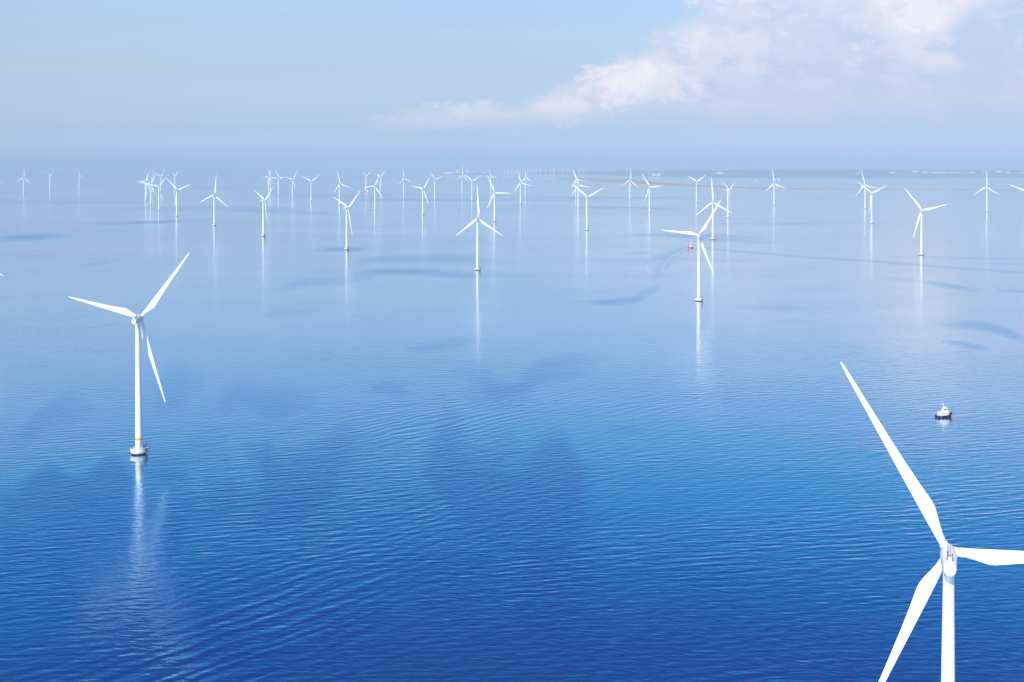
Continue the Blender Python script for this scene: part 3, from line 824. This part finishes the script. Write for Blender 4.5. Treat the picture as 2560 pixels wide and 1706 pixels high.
def boat_navy():
    x, y = ray_ground(2361, 1043)
    t = empty('workboat', (x, y, 0.0), R(14)); t.scale = (1, 1, 1.12)
    link('hull', hull_mesh(12.4, 4.3, 1.25, 1.6, .2), M_NAVY, t, True, R(30))
    bm = bmesh.new(); box(bm, (-.3, 0, .75), (10.2, 3.3, .12), 0, .98); link('deck', bm, M_DECK, t)
    bm = bmesh.new()
    box(bm, (-.5, 0, .85), (6.4, 3.2, 2.75), 0, .94, .12); link('cabin', bm, M_BWHITE, t)
    bm = bmesh.new()
    box(bm, (-4.15, 0, .85), (1.5, 2.8, 2.5), 0, .94, .1); link('aft_shelter', bm, M_BWHITE, t)
    wh = bmesh.new(); box(wh, (.2, 0, 3.6), (3.6, 2.6, 1.9), 0, .9, .1)
    w_ = link('wheelhouse', wh, M_BWHITE, t)
    bm = bmesh.new()
    box(bm, (1.92, 0, 4.5), (.16, 1.9, .6)); box(bm, (.2, -1.24, 4.5), (2.6, .16, .55)); box(bm, (.2, 1.24, 4.5), (2.6, .16, .55))
    link('window', bm, M_GLASS, w_)
    bm = bmesh.new(); box(bm, (.2, 0, 5.5), (3.9, 2.9, .16), 0, 1, .04); link('roof', bm, M_BWHITE, w_)
    bm = bmesh.new()
    for i in range(4): box(bm, (-2.6 + i * 1.25, -1.58, 2.3), (.5, .14, .5))
    link('porthole', bm, M_GLASS, t)
    bm = bmesh.new()
    tube(bm, (-.5, 0, 5.6), (-1.3, 0, 9.2), .26, 8, .14); tube(bm, (-.4, -.9, 7.2), (-1.5, .9, 7.4), .07, 6)
    tube(bm, (.5, 0, 5.6), (-.9, 0, 7.2), .10, 6); box(bm, (.4, 0, 5.66), (1.1, 1.1, .7))
    link('mast', bm, M_BWHITE, t)
    bm = bmesh.new()
    tube(bm, (4.0, 0, 1.6), (4.0, 0, 3.9), .09, 6)
    link('foremast', bm, M_BWHITE, t)
    bm = bmesh.new(); prev = None
    for i in range(9):
        s = i / 8; a = (1.8 + 4.1 * s, -1.85 * (1 - s) ** .6, 1.75 + 1.2 * s * s + .85)
        tube(bm, (a[0], a[1], a[2] - .9), a, .035, 5)
        if prev: tube(bm, prev, a, .035, 5)
        prev = a
    link('bow_rail', bm, M_GALV, t)
    bm = bmesh.new(); lathe(bm, [(.25, 0), (.5, .3), (.5, .8), (.2, 1.1)], 12)
    bmesh.ops.translate(bm, verts=bm.verts, vec=(.8, -2.05, .75)); link('red_fender', bm, M_REDP, t, True)
    bm = bmesh.new(); box(bm, (-3.9, -2.10, .60), (.9, .10, .26)); link('white_plate', bm, M_BWHITE, t)
    bm = bmesh.new(); box(bm, (2.35, 0, 3.6), (.6, 1.6, .3)); link('red_canopy', bm, M_REDP, t)
    tag(t, 'small workboat with navy hull and white cabins, lying right of the nearest turbine', 'boat', None)

def boat_red():
    x, y = ray_ground(1725, 621)
    t = empty('red_boat', (x, y, sea_z(x, y)), R(180 + 38)); t.scale = (1, 1, 1.15)
    link('hull', hull_mesh(15.5, 5.4, 1.7, 1.3, .3), M_RED, t, True, R(30))
    bm = bmesh.new(); box(bm, (-.5, 0, 1.1), (12.4, 4.1, .12), 0, .98); link('deck', bm, M_DECK, t)
    bm = bmesh.new(); box(bm, (-2.2, 0, 1.2), (8.2, 4.2, 3.6), 0, .93, .12); link('cabin', bm, M_BWHITE, t)
    bm = bmesh.new(); box(bm, (-1.8, 0, 4.8), (5.0, 3.4, 2.8), 0, .88, .1); w_ = link('wheelhouse', bm, M_BWHITE, t)
    bm = bmesh.new(); box(bm, (.60, 0, 6.0), (.16, 2.2, .6)); box(bm, (-1.8, -1.62, 6.0), (2.9, .16, .55)); box(bm, (-1.8, 1.62, 6.0), (2.9, .16, .55)); link('window', bm, M_GLASS, w_)
    bm = bmesh.new(); tube(bm, (-2.0, 0, 7.6), (-2.3, 0, 17.6), .6, 8, .2); tube(bm, (-2.1, -1.4, 11.6), (-2.1, 1.4, 11.6), .1, 6)
    box(bm, (-2.0, 0, 7.6), (2.4, 2.0, 3.2), 0, .45)
    link('mast', bm, M_BWHITE, t)
    bm = bmesh.new(); tube(bm, (3.2, 0, 1.2), (3.4, 0, 3.4), .3, 8); tube(bm, (3.4, 0, 3.2), (-1.0, 0.0, 15.2), .34, 8, .2); tube(bm, (2.9, 0, 1.6), (3.0, .3, 5.6), .1, 6)
    link('crane_boom', bm, M_DARK, t)
    bm = bmesh.new(); tube(bm, (7.2, 0, 3.2), (7.2, 0, 5.4), .08, 6); link('jackstaff', bm, M_BWHITE, t)
    tag(t, 'red hulled boat with white cabin and tall mast, under way in the middle distance', 'boat', None)
    # foam at the bow
    bm = bmesh.new()
    for s in (-1, 1):
        pts = []
        for i in range(14):
            k = i / 13
            pts.append((8.2 - 9.5 * k, s * (.5 + 4.2 * k ** .8), (1.1 - 1.0 * k) * (.8 + .25 * math.sin(i * 2.1))))
        for i in range(13):
            a, b = pts[i], pts[i + 1]; w0, w1 = .5 + .9 * (1 - i / 13), .5 + .9 * (1 - (i + 1) / 13)
            v = [bm.verts.new(p) for p in ((a[0], a[1] - w0, -.1), (b[0], b[1] - w1, -.1), (b[0], b[1], b[2] * .7), (a[0], a[1], a[2] * .7), (a[0], a[1] + w0, -.1), (b[0], b[1] + w1, -.1))]
            bm.faces.new((v[0], v[1], v[2], v[3])); bm.faces.new((v[3], v[2], v[5], v[4]))
    o = link('bow_wave', bm, M_FOAM, None, True); o.location = t.location; o.rotation_euler = t.rotation_euler
    tag(o, 'white foam pushed up by the bow of the red boat', 'bow wave', None, 'stuff')

def ship_red():
    x, y = ray_ground(913.8, 482)
    t = empty('red_ship', (x, y, sea_z(x, y)), R(172)); t.scale = (1, 1, 1.15)
    link('hull', hull_mesh(33, 8.5, 4.6, 1.4, .3), M_RED2, t, True, R(30))
    bm = bmesh.new(); box(bm, (-10.4, 0, 3.9), (7.5, 6.6, 5.2), 0, .92, .2); box(bm, (-10.0, 0, 9.1), (5.2, 5.4, 2.6), 0, .9, .2); w_ = link('superstructure', bm, M_BWHITE, t)
    bm = bmesh.new(); box(bm, (-7.5, 0, 9.9), (.3, 4.4, 1.0)); link('window', bm, M_GLASS, w_)
    bm = bmesh.new(); tube(bm, (-10, 0, 11.7), (-10.2, 0, 17), .3, 6, .12); link('mast', bm, M_BWHITE, t)
    bm = bmesh.new(); tube(bm, (3, 0, 4), (3, 0, 8), .5, 8); tube(bm, (3, 0, 7.6), (9, 0, 9.2), .3, 8); link('crane', bm, M_RED2, t)
    tag(t, 'tiny pale red ship with white superstructure at the foot of a far turbine', 'ship', None)

boat_navy(); boat_red(); ship_red()

# ------------------------------------------------------------------ haze over the sea
bm = bmesh.new()
S = 62000.0
box(bm, (0, 0, -300.5), (2 * S, 2 * S, 300.5 + 182.0))
hz = link('haze', bm, [])
hz['kind'] = 'stuff'; hz['label'] = 'pale blue haze lying over the sea'
mh = bpy.data.materials.new('haze_air'); mh.use_nodes = True
nt = mh.node_tree; nt.nodes.remove(nt.nodes['Principled BSDF'])
pv = nt.nodes.new('ShaderNodeVolumePrincipled')
pv.inputs['Color'].default_value = (.445, .565, .675, 1)
pv.inputs['Density'].default_value = 0.65e-4
pv.inputs['Anisotropy'].default_value = -0.2
nt.links.new(pv.outputs[0], nt.nodes['Material Output'].inputs['Volume'])
hz.data.materials.append(mh)
